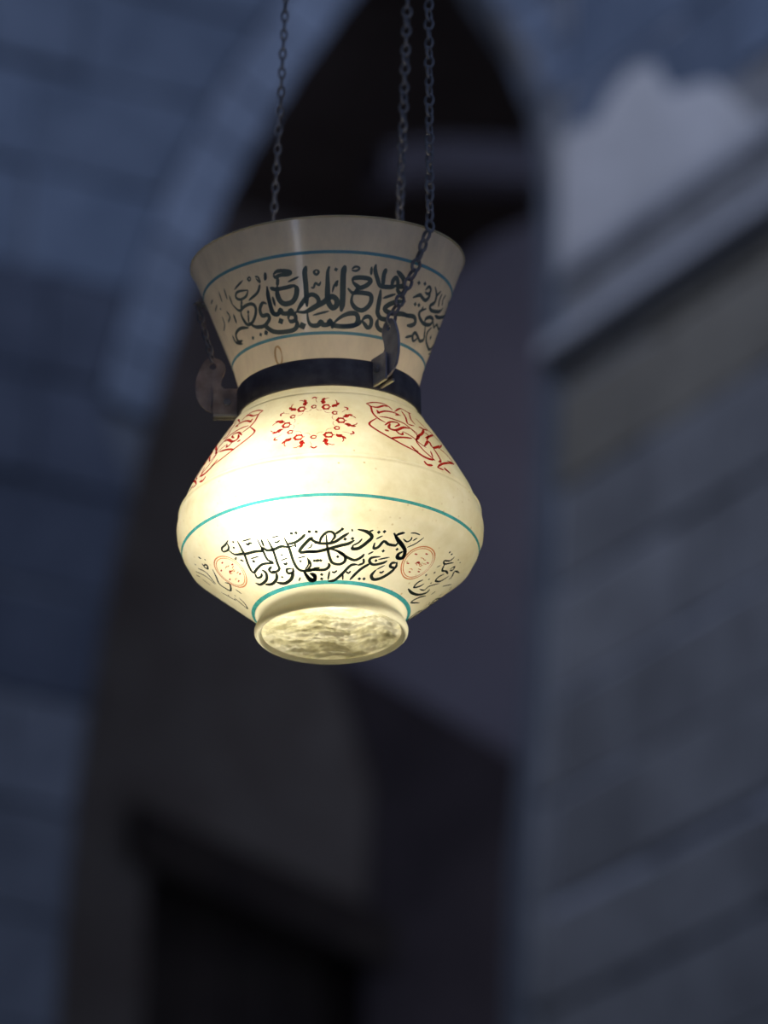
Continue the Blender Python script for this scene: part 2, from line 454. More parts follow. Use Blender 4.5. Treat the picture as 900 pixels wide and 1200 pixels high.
def _ring(z):
    R = RINGS
    if z <= R[0][0]: 
        return R[0][1:]
    for i in range(len(R)-1):
        if z <= R[i+1][0]:
            f = (z-R[i][0])/(R[i+1][0]-R[i][0])
            return tuple(R[i][k]+(R[i+1][k]-R[i][k])*f for k in (1, 2, 3))
    return R[-1][1:]
def surf(th, z, off=0.0):
    r, t, e = _ring(z); r += off
    return Vector((r*math.sin(th), -r*math.cos(th), z+r*math.cos(th)*t+r*math.sin(th)*e))
def to_world(v):
    c, s = math.cos(TILT), math.sin(TILT)
    return ORG+Vector((v.x*c+v.z*s, v.y, -v.x*s+v.z*c))
lamp = tag(empty('mosque_lamp', ORG), 'glowing cream glass mosque lamp with inscribed funnel mouth, hung from three chains', 'lamp')
lamp.rotation_euler = (0, TILT, 0)
def revolve(zlist, n=192, fn=None, close=None):
    V, F = [], []
    for z in zlist:
        for k in range(n):
            V.append(surf(2*PI*k/n, z) if fn is None else fn(2*PI*k/n, z))
    for i in range(len(zlist)-1):
        for k in range(n):
            F.append((i*n+k, i*n+(k+1) % n, (i+1)*n+(k+1) % n, (i+1)*n+k))
    return V, F
def zr(a, b, n): return [a+(b-a)*i/n for i in range(n+1)]
Z_NECK0, Z_NECK1, RIM = .25653, .28401, .43925
def ring_tube(z, off, r, n=160, m_=8, zoff=0):
    V, F = [], []
    for k in range(n):
        th = 2*PI*k/n
        c = surf(th, z, off); rad = Vector((math.sin(th), -math.cos(th), 0))
        for j in range(m_):
            a = 2*PI*j/m_
            V.append(c+rad*r*math.cos(a)+Vector((0, 0, r*math.sin(a)+zoff)))
    for k in range(n):
        for j in range(m_):
            F.append((k*m_+j, k*m_+(j+1) % m_, ((k+1) % n)*m_+(j+1) % m_, ((k+1) % n)*m_+j))
    return V, F
funnel = tag(link('funnel', mesh(*revolve(zr(.262, RIM, 40))), M_funnel, lamp, True), 'flared frosted glass mouth with dark inscription')
link('rim', mesh(*ring_tube(RIM, 0, .0011)), M_body, funnel, True)
zb = zr(.0247, .0964, 22)+zr(.0964, .1414, 16)[1:]+zr(.1414, .2505, 24)[1:]+zr(.2505, .2655, 4)[1:]
def belly(th, z):
    v = surf(th, z)
    # faint wheel ridges below the strap and at the shoulder
    for zz, h, w_ in ((.2425, .0012, .0012), (.1405, .0022, .0016), (.1445, -.0012, .0013)):
        d = h*math.exp(-((z-zz)/w_)**2)
        v += Vector((math.sin(th), -math.cos(th), 0))*d
    return v
zb2 = sorted(set(zb+zr(.238, .247, 9)+zr(.136, .148, 12)))
body = link('lamp_body', mesh(*revolve(zb2, fn=belly)), M_body, lamp, True)
# foot: rolled flange and crinkled, pushed-in underside
footz = [.0247, .021, .0168, .0145, .0119, .009, .0059, .003, .0008, -.0004]
footr = [.0822, .0800, .0789, .0793, .0806, .0828, .0839, .0836, .0818, .0800]
T_F = .0524
def footp(th, r, z): return Vector((r*math.sin(th), -r*math.cos(th), z+r*math.cos(th)*T_F))
V, F = [], []; n = 160
for z_, r_ in zip(footz, footr):
    for k in range(n): V.append(footp(2*PI*k/n, r_, z_))
inr = [.0790, .0778, .0768, .0760]
inz = [.0003, .0016, .0030, .0042]
for z_, r_ in zip(inz, inr):
    for k in range(n): V.append(footp(2*PI*k/n, r_, z_))
for i in range(len(footz)+len(inr)-1):
    for k in range(n): F.append((i*n+k, i*n+(k+1) % n, (i+1)*n+(k+1) % n, (i+1)*n+k))
foot = link('foot', fixn(mesh(V, F)), M_flange, lamp, True)
from mathutils import noise
V, F = [], []; nr = 64
for i in range(nr+1):
    r_ = .0765*(1-i/nr)
    for k in range(n):
        th = 2*PI*k/n; x, y = r_*math.sin(th), -r_*math.cos(th)
        p = Vector((x*40, y*120, 0)); p2 = Vector((x*140+4, y*330, 2))
        h = abs(noise.noise(p))*1.0+abs(noise.noise(p2))*.45+noise.noise(Vector((x*28, y*28, 9)))*.8
        edge = min(1, i/6)
        zc = .0042+.006*(1-(r_/.0765)**2)+(.0062*h-.003)*edge
        v = footp(th, r_, zc); V.append(v)
for i in range(nr):
    for k in range(n): F.append(((i+1)*n+k, (i+1)*n+(k+1) % n, i*n+(k+1) % n, i*n+k))
tag(link('foot_disc', mesh(V, F), M_foot, foot, True), 'crinkled thick glass underside')

# enamel lines
def enamel_line(z, w_, parent, mt, n=256):
    V, F = [], []
    for k in range(n):
        th = 2*PI*k/n
        for dz in (-w_/2, w_/2): V.append(surf(th, z+dz, .0009))
    for k in range(n):
        F.append((2*k, 2*((k+1) % n), 2*((k+1) % n)+1, 2*k+1))
    return tag(link('enamel_line', mesh(V, F), mt, parent, True), 'thin turquoise painted line' if mt is M_teal else 'thin blue painted line')
for zz, w_, p, mt in ((.4013, .0034, funnel, M_blue), (.31567, .0034, funnel, M_blue), (.0964, .0030, body, M_teal), (.0262, .0030, body, M_teal)):
    enamel_line(zz, w_, p, mt)

# enamel strokes: [10*width in photo-millimetre units (negative: a lozenge dot), angle*10, height*1e4, ...]
DECOR = {
'A': [[20,-451,3859,-525,3802],[16,-400,3844,-413,3832,-420,3855,-407,3869,-400,3844],[18,-375,3858,-357,3839,-353,3781,-372,3838],[26,-356,3764,-382,3683,-448,3633],[25,-435,3741,-506,3765,-529,3722,-504,3677,-457,3686,-435,3741],[25,-492,3669,-520,3572],[30,-573,3665,-535,3571,-488,3590,-437,3589,-415,3540,-428,3462,-466,3397,-508,3401,-529,3501,-522,3563],[20,-475,3506,-491,3411],[40,-319,3709,-323,3600,-320,3487,-307,3417,-275,3415],[25,-314,3875,-323,3786],[20,-299,3589,-293,3495],[35,-341,3542,-365,3562,-391,3500,-384,3431,-350,3425,-345,3376,-389,3321,-450,3341,-491,3411],[30,-503,3360,-575,3394,-633,3364,-632,3284,-587,3266],[25,-673,3381,-662,3294,-598,3233],[25,-592,3571,-590,3462],[20,-598,3870,-601,3744],[20,-651,3872,-654,3754],[20,-744,3858,-790,3847],[20,-576,3774,-573,3665],[20,-645,3639,-630,3568,-668,3527],[20,-710,3628,-714,3541,-759,3495],[20,-716,3774,-772,3739],[-18,-472,3519],[-20,-387,3254],[-20,-428,3245],[-20,-493,3240],[-14,-696,3708]],
'B': [[44,-105,3877,-115,3806,-114,3695,-115,3584,-117,3441],[22,-58,3831,-47,3803,-59,3776,-70,3805,-58,3831],[20,-38,3702,-49,3664,-65,3688,-76,3640,-89,3647],[47,5,3860,-4,3794,-5,3651,-6,3530,2,3464,22,3420,42,3453,41,3508,19,3541,-3,3519,-31,3476,-65,3445,-100,3410,-136,3388,-176,3402],[38,-176,3402,-149,3468,-118,3540,-89,3569,-63,3544,-53,3499,-64,3467],[50,80,3874,72,3796,72,3631,73,3488,67,3383],[20,19,3585,27,3651,45,3706,35,3651,47,3673],[34,-274,3831,-246,3860,-189,3835,-193,3808,-239,3812,-263,3798,-274,3825],[32,-252,3788,-262,3702],[35,-304,3701,-274,3672,-222,3671,-166,3684],[46,-262,3702,-269,3625,-261,3544,-235,3501,-193,3512,-169,3573,-162,3649,-177,3681],[20,-204,3727,-145,3768],[40,-319,3725,-321,3623,-321,3510,-317,3434,-287,3406,-267,3450,-258,3408,-225,3398,-208,3426,-195,3390,-176,3402],[25,-299,3603,-294,3499],[25,-313,3870,-318,3793],[35,-230,3332,-220,3385,-190,3372,-188,3321,-214,3305,-229,3332],[40,-187,3332,-182,3264,-208,3215,-275,3211,-335,3238,-376,3306,-385,3344],[42,-118,3385,-116,3297,-100,3245,-64,3241,-45,3278,-34,3245,-4,3249,5,3288,20,3244,62,3229,110,3234,152,3256,165,3313,153,3366,123,3373,83,3346,49,3300,20,3244],[25,20,3255,20,3200],[20,-88,3348,2,3387],[-32,-276,3329],[-37,-152,3247],[-24,-386,3242],[-20,36,3827]],
'C': [[20,111,3834,129,3866,149,3853,134,3821,111,3826],[25,208,3882,210,3792],[40,118,3707,125,3741,160,3756,201,3752,211,3726,193,3680,161,3648,135,3677,118,3707],[34,157,3647,142,3612,147,3596],[40,97,3634,122,3588,147,3596,189,3596,219,3587,228,3531,215,3462,182,3413,145,3431,121,3493,125,3576],[40,228,3913,228,3846,246,3760,264,3699,295,3694,331,3707,356,3735],[40,285,3886,276,3812,281,3705],[38,331,3707,331,3774,347,3814,362,3763,357,3727],[45,342,3883,366,3856,390,3817,400,3755,376,3731,352,3725],[38,361,3712,379,3669,412,3652],[42,271,3660,273,3561,272,3462,275,3404,299,3362,340,3361,372,3365],[25,290,3571,362,3645],[44,437,3601,377,3568,332,3516,313,3467,341,3440,393,3449,447,3467,486,3461],[40,283,3349,281,3290,301,3247,333,3241,355,3283,371,3248],[36,188,3307,204,3344,226,3357,244,3321,243,3263,226,3241,204,3278,188,3307],[36,188,3307,162,3261,117,3237,72,3233]],
'D': [[28,553,3790,574,3844,598,3820,584,3770,554,3770],[34,594,3817,599,3749,577,3694,539,3710,522,3719,477,3663],[34,623,3879,661,3814,667,3736,633,3670,667,3642,762,3703,800,3776],[25,696,3883,658,3791],[28,717,3868,711,3790,727,3729],[24,770,3900,754,3834,774,3776],[20,861,3913,915,3884],[33,908,3823,969,3833,796,3661,716,3626],[34,607,3622,559,3560,569,3505,625,3469,699,3509,713,3572,670,3572,629,3523,639,3478],[25,713,3572,762,3524,792,3578,873,3589,961,3704],[30,647,3473,666,3393,681,3330,645,3287,613,3308,573,3335,556,3294,579,3247,613,3308],[25,556,3294,497,3242],[30,735,3504,699,3416,729,3332,826,3315,900,3414,940,3543,913,3620],[24,846,3276,965,3381,960,3380],[20,912,3533,960,3480,970,3430],[40,434,3451,481,3470,527,3480,547,3431,523,3387,486,3367],[20,577,3627,566,3565],[-22,492,3833],[-22,536,3850],[-22,506,3609],[-22,536,3617],[-24,768,3412]],
'E': [[18,-503,743,-536,723,-569,715,-580,690,-550,681,-528,698,-520,734],[26,-544,688,-531,633,-484,611,-466,601,-408,593,-370,582,-355,599,-338,574,-299,570,-257,580,-223,566,-185,571],[22,-460,713,-477,597,-498,528,-510,473,-501,453],[22,-358,676,-362,583,-366,509,-344,473,-409,487,-463,471,-504,455,-515,486],[22,-310,662,-308,563,-321,456,-325,419,-353,405,-380,418],[20,-339,668,-346,605],[24,-226,644,-219,556,-221,448,-203,381,-147,363,-100,376,-71,382],[12,-440,696,-384,692],[18,-426,674,-420,657,-406,665,-394,654],[12,-289,659,-244,663],[17,-280,628,-272,616,-250,628],[12,-461,555,-399,551],[12,-294,475,-245,485],[18,-284,454,-275,438,-262,453],[20,-500,448,-509,412,-476,407,-455,428],[25,-440,451,-426,416,-458,370,-525,358,-552,386],[22,-363,451,-393,433,-386,406,-355,401],[25,-357,396,-381,352,-437,328,-491,344],[20,-247,399,-280,402,-284,371,-248,372,-240,407],[28,-243,380,-279,324,-343,303,-396,329],[24,-224,589,-181,593,-142,621,-122,649],[28,-87,618,-111,599,-171,519,-122,511,-61,509],[12,-97,570,-106,545,-125,538],[25,-104,615,-79,582,-56,575],[30,-176,367,-158,311,-121,289,-112,324,-135,344],[18,-131,454,-125,405,-152,373],[12,-195,469,-140,478],[13,-211,324,-233,296],[16,-182,588,-183,553],[-17,-185,665],[-17,-163,665],[-15,-102,664],[-15,-70,660],[-12,-484,716],[-13,-504,678],[-17,-451,530],[-12,-273,516],[-12,-336,353],[-13,-180,444],[-15,-99,437],[-15,-76,438],[-11,-516,573],[-11,-537,606]],
'F': [[28,-153,511,-79,506,-12,525,53,552,87,567,115,596],[26,-85,573,-28,565,17,577,55,618,83,651],[22,-57,567,-49,610,-20,653,6,652,17,617,-5,573],[24,-24,635,-20,529,-6,441,14,410,55,406,80,434,70,478,25,511,-6,520],[24,25,511,77,469,133,443,169,470,182,499],[22,17,635,50,675],[13,93,683,98,661],[30,120,681,164,670,195,636,178,588,144,538,111,530,112,552],[16,106,551,137,581,150,614],[15,174,672,193,689],[25,218,596,222,552,244,566,261,616,291,601,329,605,333,629],[14,218,623,245,657],[15,202,498,228,526],[30,293,694,327,646,375,608,395,587,410,536,387,518,369,539,383,573],[18,308,685,340,716],[24,278,497,228,476,226,444,257,428,308,454,328,479],[24,233,432,182,374,130,288],[14,271,472,331,508],[24,390,481,363,471,364,443,401,446,389,490],[28,403,457,389,404,349,345,299,319,271,345,285,393],[12,285,393,328,442],[20,183,463,191,429,160,406],[24,160,411,119,402,75,337,24,283,-25,274],[13,74,346,81,284],[16,96,351,113,339,125,358],[16,4,348,19,340,37,357],[16,314,382,331,382,340,399],[25,-167,375,-109,367,-44,363,-14,388,-17,415],[30,-181,377,-154,293,-121,289,-113,315,-143,345],[16,-11,353,-25,283],[14,-135,468,-137,415,-167,375],[-17,50,678],[-17,67,601],[-17,103,608],[-15,36,463],[-17,220,678],[-17,246,689],[-16,279,543],[-16,349,579],[-15,261,461],[-16,196,305],[-16,229,310],[-16,-68,294],[-16,-65,327],[-16,-85,436],[-16,-62,436],[-15,-99,664],[-16,-69,660]],
'G': [[32,292,691,330,650,373,612,401,576,406,530,378,519,371,548,389,575],[18,302,671,325,695,344,714],[12,396,613,428,659,450,723],[12,372,722,395,732,423,730],[15,351,666,378,653,392,675,388,697],[13,404,672,419,703],[18,713,723,709,681,672,653,697,640,726,671,748,695],[20,697,640,727,600,763,619,804,622],[16,775,648,786,687,805,664,783,645],[18,891,713,830,676,866,645,867,620],[20,830,624,811,552,766,523,754,553,773,597],[18,660,462,638,422,645,381,684,412,698,448],[26,609,349,677,344,758,371,811,425,804,460],[18,847,419,791,362,769,299,874,359],[14,709,399,761,421,765,463,828,540],[12,891,560,970,656],[12,886,459,885,501],[10,666,585,679,612],[-13,654,722],[-13,678,721],[-13,690,550],[-13,646,499],[-11,700,492],[-11,749,486],[-9,759,733],[-9,795,736]],
'H': [[20,-755,780,-751,756],[20,-781,734,-793,704,-785,682,-760,700,-787,719],[16,-854,753,-831,677,-875,588],[20,-755,651,-794,603,-838,567,-839,525,-817,471,-757,493,-780,531],[14,-904,771,-871,672,-884,596],[13,-943,768,-931,732],[13,-938,716,-945,642],[13,-759,445,-750,390],[15,-869,431,-875,381,-883,315,-836,343,-820,396],[13,-930,548,-890,414],[16,-550,609,-543,592],[16,-524,581,-508,559],[-10,-733,731],[-10,-836,777],[-10,-897,480],[-10,-834,427],[-10,-886,422]],
'J': [[16,194,2253,243,2292,299,2303,333,2270,344,2225],[18,194,2253,214,2216,212,2107,230,2027,263,1976],[20,214,2216,251,2215,298,2267,325,2265],[20,235,2109,288,2173,349,2186,384,2159],[22,243,2167,246,2106],[18,240,2058,288,2067,335,2055,375,2034,398,1986,432,1933],[20,222,2023,177,1925,191,1852,233,1771,272,1711,311,1655,339,1628,367,1596],[22,254,1724,312,1780,374,1811],[24,241,1843,262,1847],[20,251,1926,289,2000,328,2017,335,1988,302,1932],[26,285,1972,268,1894,299,1879,354,1960,395,1976],[20,299,1879,309,1835,325,1830,335,1871],[16,354,2206,416,2300,460,2283,493,2276],[18,344,2148,372,2167],[18,413,2264,415,2165,400,2053,443,2055],[15,476,2279,452,2162,459,2085],[14,509,2225,543,2127,594,2067,636,1974],[24,409,1865,470,1966,509,2064,477,2068],[20,509,2064,556,2092],[20,475,1907,550,2009,588,2053],[18,401,1972,422,1892,393,1787,411,1658,446,1583,455,1562],[15,335,1887,379,1839,408,1767,438,1731],[24,426,1736,486,1871,491,1781,580,1902],[22,491,1781,496,1694,494,1600,475,1566],[18,457,1702,448,1600],[20,397,1806,439,1907],[24,354,1624,386,1574,418,1557,450,1572],[22,347,1683,360,1629,374,1609],[24,388,1501,399,1458,430,1480],[20,453,1472,492,1555,553,1633,624,1704,556,1666],[18,453,1472,491,1473],[18,499,1518,532,1473,496,1500],[14,551,1826,593,1796,623,1725],[14,636,1974,538,1814],[16,498,2007,522,1984,472,1873]]}
PXM = 0.000928571
def spline(pts, k=4):
    if len(pts) < 3: return [(pts[0][0]+(pts[1][0]-pts[0][0])*i/4, pts[0][1]+(pts[1][1]-pts[0][1])*i/4) for i in range(5)]
    out = []
    for i in range(len(pts)-1):
        p0 = pts[i-1] if i else pts[i]; p1 = pts[i]; p2 = pts[i+1]; p3 = pts[i+2] if i+2 < len(pts) else p2
        for j in range(k):
            t = j/k
            out.append(tuple(.5*(2*p1[q]+(p2[q]-p0[q])*t+(2*p0[q]-5*p1[q]+4*p2[q]-p3[q])*t*t+(3*p1[q]-p0[q]-3*p2[q]+p3[q])*t**3) for q in (0, 1)))
    out.append(pts[-1]); return out
def ribbon(pts3, width, V, F, taper=True, normal=None, zb=Vector((0, 0, 1))):
    b = len(V); n = len(pts3)
    for i, (p, nn) in enumerate(pts3):
        d = pts3[min(i+1, n-1)][0]-pts3[max(i-1, 0)][0]
        if d.length < 1e-9: d = Vector((1, 0, 0))
        side = d.cross(nn).normalized()
        k = 1.0
        if taper:
            e = min(i, n-1-i)/max(1, n-1)
            k = .35+.65*min(1, e*6)
        V.append(p+side*width*.5*k); V.append(p-side*width*.5*k)
    for i in range(n-1): F.append((b+2*i, b+2*i+1, b+2*i+3, b+2*i+2))
def snorm(th, z):
    a = surf(th+.002, z)-surf(th-.002, z); c = surf(th, z+.0008)-surf(th, z-.0008)
    return a.cross(c).normalized()
def stroke(row, V, F, rot=0, mirror=None, lift=.0007, keep=None, wk=1.2):
    w_ = abs(row[0])/10*PXM*wk
    pts = [(math.radians(row[i]/10), row[i+1]/1e4) for i in range(1, len(row), 2)]
    if mirror is not None: pts = [(2*mirror-t, z) for t, z in pts]
    pts = [(t+rot, z) for t, z in pts]
    if keep and not all(keep(math.degrees(t) % 360) for t, z in pts): return
    if row[0] < 0:
        t, z = pts[0]; nn = snorm(t, z); p = surf(t, z)+nn*lift
        a = Vector((math.cos(t), math.sin(t), 0)); c = nn.cross(a)
        b = len(V); h = w_*.95
        for q in (a*h+c*h*.25, c*h-a*h*.25, -a*h-c*h*.25, -c*h+a*h*.25): V.append(p+q)
        F.append((b, b+1, b+2, b+3)); return
    sp = spline(pts)
    ribbon([(surf(t, z)+snorm(t, z)*lift, snorm(t, z)) for t, z in sp], w_, V, F, taper=True)
def decor_part(name, label, keys, parent, mat, **kw):
    V, F = [], []
    for k in keys:
        for i, row in enumerate(DECOR[k]): stroke(row, V, F, lift=.0006+.00002*(i % 12), **kw)
    return tag(link(name, mesh(V, F), mat, parent), label, kind='stuff')
decor_part('calligraphy', 'dark green Arabic inscription round the funnel', 'ABCD', funnel, M_ink, wk=1.38)
decor_part('calligraphy', 'dark inscription on the far side of the funnel', 'ABC', funnel, M_ink, rot=PI, keep=lambda d: 104 < d < 272)
decor_part('calligraphy', 'black Arabic inscription under the belly between the roundels', 'EF', body, M_black, wk=1.5)
decor_part('calligraphy', 'black inscription at the right edge of the belly', 'G', body, M_black, wk=1.45)
decor_part('calligraphy', 'black inscription at the left edge of the belly', 'H', body, M_black, wk=1.45)
for r_ in (120, -120):
    decor_part('calligraphy', 'black inscription on the far side of the belly', 'EF', body, M_black, rot=math.radians(r_), keep=lambda d: 98 < d < 250)
WC = -.1289
decor_part('palmette', 'red palmette to the right of the wreath', 'J', body, M_red, wk=1.5)
decor_part('palmette', 'red palmette to the left of the wreath', 'J', body, M_red, mirror=-.1585, wk=1.5)
decor_part('palmette', 'red palmette on the far side', 'J', body, M_red, rot=math.radians(120))
# medallions drawn in a local polar frame on the glass
def local_frame(th0, z0):
    c = surf(th0, z0); nn = snorm(th0, z0)
    r_ = math.hypot(c.x, c.y)
    e = (surf(th0, z0+.001)-surf(th0, z0-.001)).length/.002
    return lambda a, b: (th0+a/r_, z0+b/e)
def poly_ribbon(fr, pts, w_, V, F, smooth=True, lift=.0007):
    sp = spline([fr(a, b) for a, b in pts]) if smooth else [fr(a, b) for a, b in pts]
    ribbon([(surf(t, z)+snorm(t, z)*lift, snorm(t, z)) for t, z in sp], w_, V, F)
def circ(cx, cy, r, n=12): return [(cx+r*math.cos(2*PI*k/n), cy+r*math.sin(2*PI*k/n)) for k in range(n+1)]
def wreath(th0, z0, label):
    fr = local_frame(th0, z0); V, F = [], []
    q = PXM
    for k in range(6):
        a = math.radians(60*k+3)
        def P(r, d): return (r*q*math.cos(a+math.radians(d)), r*q*math.sin(a+math.radians(d)))
        c = P(32, 0)
        poly_ribbon(fr, circ(c[0], c[1], 4.2*q, 8), 3.0*q, V, F)
        for j in range(6):
            b = PI/3*j
            poly_ribbon(fr, [(c[0]+4.6*q*math.cos(b), c[1]+4.6*q*math.sin(b)), (c[0]+6.6*q*math.cos(b), c[1]+6.6*q*math.sin(b))], 1.8*q, V, F)
        c = P(30, 30)
        poly_ribbon(fr, circ(c[0], c[1], 2.8*q, 6), 2.0*q, V, F)
        for j in range(5):
            b = 2*PI/5*j+.5
            poly_ribbon(fr, [(c[0]+2.4*q*math.cos(b), c[1]+2.4*q*math.sin(b)), (c[0]+4.2*q*math.cos(b), c[1]+4.2*q*math.sin(b))], 1.1*q, V, F)
        for sg in (1, -1):
            poly_ribbon(fr, [P(24, 0+sg*4), P(22.5, sg*14), P(26, sg*24)], .55*q, V, F)
            poly_ribbon(fr, [P(36, sg*13), P(40, sg*10), P(44, sg*14), P(49, sg*13)], 3.4*q, V, F)
            poly_ribbon(fr, [P(38, sg*11), P(42, sg*17)], 2.8*q, V, F)
            poly_ribbon(fr, [P(44, sg*13), P(49, sg*9), P(50.5, sg*5)], 1.3*q, V, F)
        poly_ribbon(fr, [P(47, 26), P(50, 30), P(47, 34)], 2.2*q, V, F)
        poly_ribbon(fr, [P(38, 24), P(45, 27), P(50, 24)], .6*q, V, F)
    tag(link('wreath_medallion', mesh(V, F), M_red, body), label)
wreath(WC, .19244, 'red wreath of flowers')
wreath(WC+math.radians(120), .19244, 'red wreath on the far side')
wreath(WC-math.radians(120), .19244, 'red wreath on the far side')
def roundel(th0, z0, label):
    fr = local_frame(th0, z0); q = PXM; V, F = [], []
    poly_ribbon(fr, circ(0, 0, 23*q, 28), 1.7*q, V, F)
    poly_ribbon(fr, circ(0, 0, 20.3*q, 28), 1.2*q, V, F)
    rnd = random.Random(3)
    for k in range(9):
        a = rnd.uniform(0, 6.28); r_ = rnd.uniform(2, 12)*q; x, y = r_*math.cos(a), r_*math.sin(a)
        poly_ribbon(fr, [(x-3*q, y+rnd.uniform(-2, 2)*q), (x, y+rnd.uniform(-2, 2)*q), (x+3*q, y+rnd.uniform(-2, 2)*q)], 1.0*q, V, F)
    o = tag(link('roundel', mesh(V, F), M_orange, body), label)
    V, F = [], []
    for k in range(6):
        a = PI/3*k+.4; x, y = 14.5*q*math.cos(a), 14.5*q*math.sin(a)
        poly_ribbon(fr, [(x-1.9*q, y), (x+1.9*q, y+.4*q)], 4.6*q, V, F, False)
    poly_ribbon(fr, [(-2.6*q, -1*q), (0, 1*q), (2.8*q, 0)], 2.6*q, V, F)
    link('rosette_dots', mesh(V, F), M_red, body)
roundel(.9095, .0538, 'orange ringed roundel right of the inscription')
roundel(-1.1402, .0546, 'orange ringed roundel left of the inscription')
roundel(math.radians(173), .054, 'orange roundel on the far side')

fr_ = local_frame(math.radians(-33), .2965)
V, F = [], []
poly_ribbon(fr_, [(4.5*PXM*math.cos(PI*k/8), 11*PXM*math.sin(PI*k/8)) for k in range(17)], 2.6*PXM, V, F, lift=.0005)
tag(link('stain_mark', mesh(V, F), M_stain, funnel), 'brown ring shaped water stain near the strap')
# neck strap with three bent ears
strap = empty('neck_strap'); strap.parent = lamp; tag(strap, 'dark iron strap clamped round the neck')
def rp(R, th, z):  # point at radius R in the lamp frame
    return Vector((R*math.sin(th), -R*math.cos(th), z))
n = 160; V, F = [], []
prof = [(.0992, .2545), (.1003, .2530), (.1018, .2545), (.1018, .2845), (.1003, .2858), (.0992, .2845)]
for k in range(n):
    th = 2*PI*k/n
    for (r_, z_) in prof: V.append(Vector((r_*math.sin(th), -r_*math.cos(th), z_)))
m_ = len(prof)
for k in range(n):
    for j in range(m_): F.append((k*m_+j, k*m_+(j+1) % m_, ((k+1) % n)*m_+(j+1) % m_, ((k+1) % n)*m_+j))
link('strap_band', fixn(mesh(V, F)), M_band, strap, True)
def ypx(yc): return .25653+(489-yc)*.0010205     # heights near the neck
EAR = [(103, 459), (116, 459), (124, 457), (128.5, 452), (127.5, 445), (123, 436), (123.5, 428), (128, 422.5), (136, 420), (144, 421), (150, 426), (154, 434), (158, 444), (159, 455), (158, 465), (153, 475), (146, 481), (137, 484.5), (103, 488)]
HOLE_R, HOLE_Z = 138*PXM, ypx(430)
for deg, mat, lab in ((31, M_ear2, 'grey bent iron ear at the front right'), (-89, M_ear, 'rust brown iron ear at the left'), (151, M_ear, 'iron ear at the back')):
    th = math.radians(deg); tdir = Vector((math.cos(th), math.sin(th), 0))
    # outline with round hole, thickened
    bm = bmesh.new()
    outer = [rp(R*PXM, th, ypx(y)) for R, y in EAR]
    def dense(L, k=3):
        o = []
        for i in range(len(L)):
            a, b = L[i], L[(i+1) % len(L)]
            for j in range(k): o.append(a+(b-a)*(j/k))
        return o
    hole = [rp(HOLE_R+4.2*PXM*math.cos(2*PI*k/16), th, HOLE_Z+4.2*PXM*math.sin(2*PI*k/16)) for k in range(16)]
    ov = [bm.verts.new(p) for p in outer]; hv = [bm.verts.new(p) for p in hole]
    eds = [bm.edges.new((L[i], L[(i+1) % len(L)])) for L in (ov, hv) for i in range(len(L))]
    bmesh.ops.triangle_fill(bm, use_beauty=True, use_dissolve=False, edges=eds)
    me = bpy.data.meshes.new('ear'); bm.to_mesh(me); bm.free()
    ear = tag(link('ear', me, mat, strap), lab)
    so = ear.modifiers.new('thick', 'SOLIDIFY'); so.thickness = .0028; so.offset = 0
    # second strap end clamped against it, and the bolt
    pl = [(101, 458), (137, 458), (138, 462), (138, 486), (136, 489), (101, 489)]
    for off, nm, mt in ((-.0046, 'strap_end', M_ear2 if deg == 31 else mat), (.0046, 'strap_end', M_band if deg == 31 else mat)):
        f_ = (lambda o1: (lambda p: rp(p[0]*PXM, th, ypx(p[1]))+tdir*o1))
        V, F = prism(pl, f_(off-.0011), f_(off+.0011))
        link(nm, fixn(mesh(V, F)), mt, strap)
        V, F = prism([(103, 487.6), (137.5, 487.6), (137.5, 490.2), (103, 490.2)], f_(off-.0014), f_(off+.0014))
        link('pale_edge', fixn(mesh(V, F)), M_edge, strap)  # pale strip along the lower edge of the plate
    c = rp(121*PXM, th, ypx(474))
    hd = join(tube([c-tdir*.0098, c-tdir*.0062], .0042, 6), tube([c-tdir*.008, c+tdir*.0095], .0022, 10), tube([c+tdir*.0062, c+tdir*.009], .0042, 6))
    link('bolt', mesh(*hd), M_iron, strap)

# lampholder and bulb
holder = empty('lampholder'); holder.parent = lamp
V, F = tube([Vector((0, 0, .268)), Vector((0, 0, .2705))], .040, 40); link('holder_plate', mesh(V, F), M_white, holder)
for k in range(3):
    th = math.radians(31+120*k)
    V, F = tube([rp(.036, th, .269), rp(.0985, th, .269)], .002, 8); link('spider_arm', mesh(V, F), M_white, holder)
b0 = Vector((-.018, -.045, .156)); b1 = Vector((-.062, -.124, .062)); dr = (b1-b0).normalized()
V, F = tube([Vector((0, 0, .269)), Vector((-.006, -.006, .25)), b0, b0+dr*.032], [.010, .011, .016, .018], 20); link('socket', mesh(V, F), M_white, holder, True)
prof = [(.028, .015), (.036, .016), (.046, .020), (.058, .0265), (.070, .0285), (.082, .0265), (.090, .020), (.095, .011), (.0965, .002)]
V, F = tube([b0+dr*(a+.004) for a, _ in prof], [b for _, b in prof], 24); link('bulb', mesh(V, F), M_bulb, holder, True)

V, F = tube([Vector((0, 0, .2705+a)) for a, _ in ((0, 0), (.004, 0), (.009, 0), (.014, 0), (.018, 0), (.0195, 0))], [.004, .006, .009, .009, .006, .001], 14)
link('funnel_fill_bulb', mesh(V, F), M_fill_bulb, holder, True)  # second bulb added to brighten the funnel glass
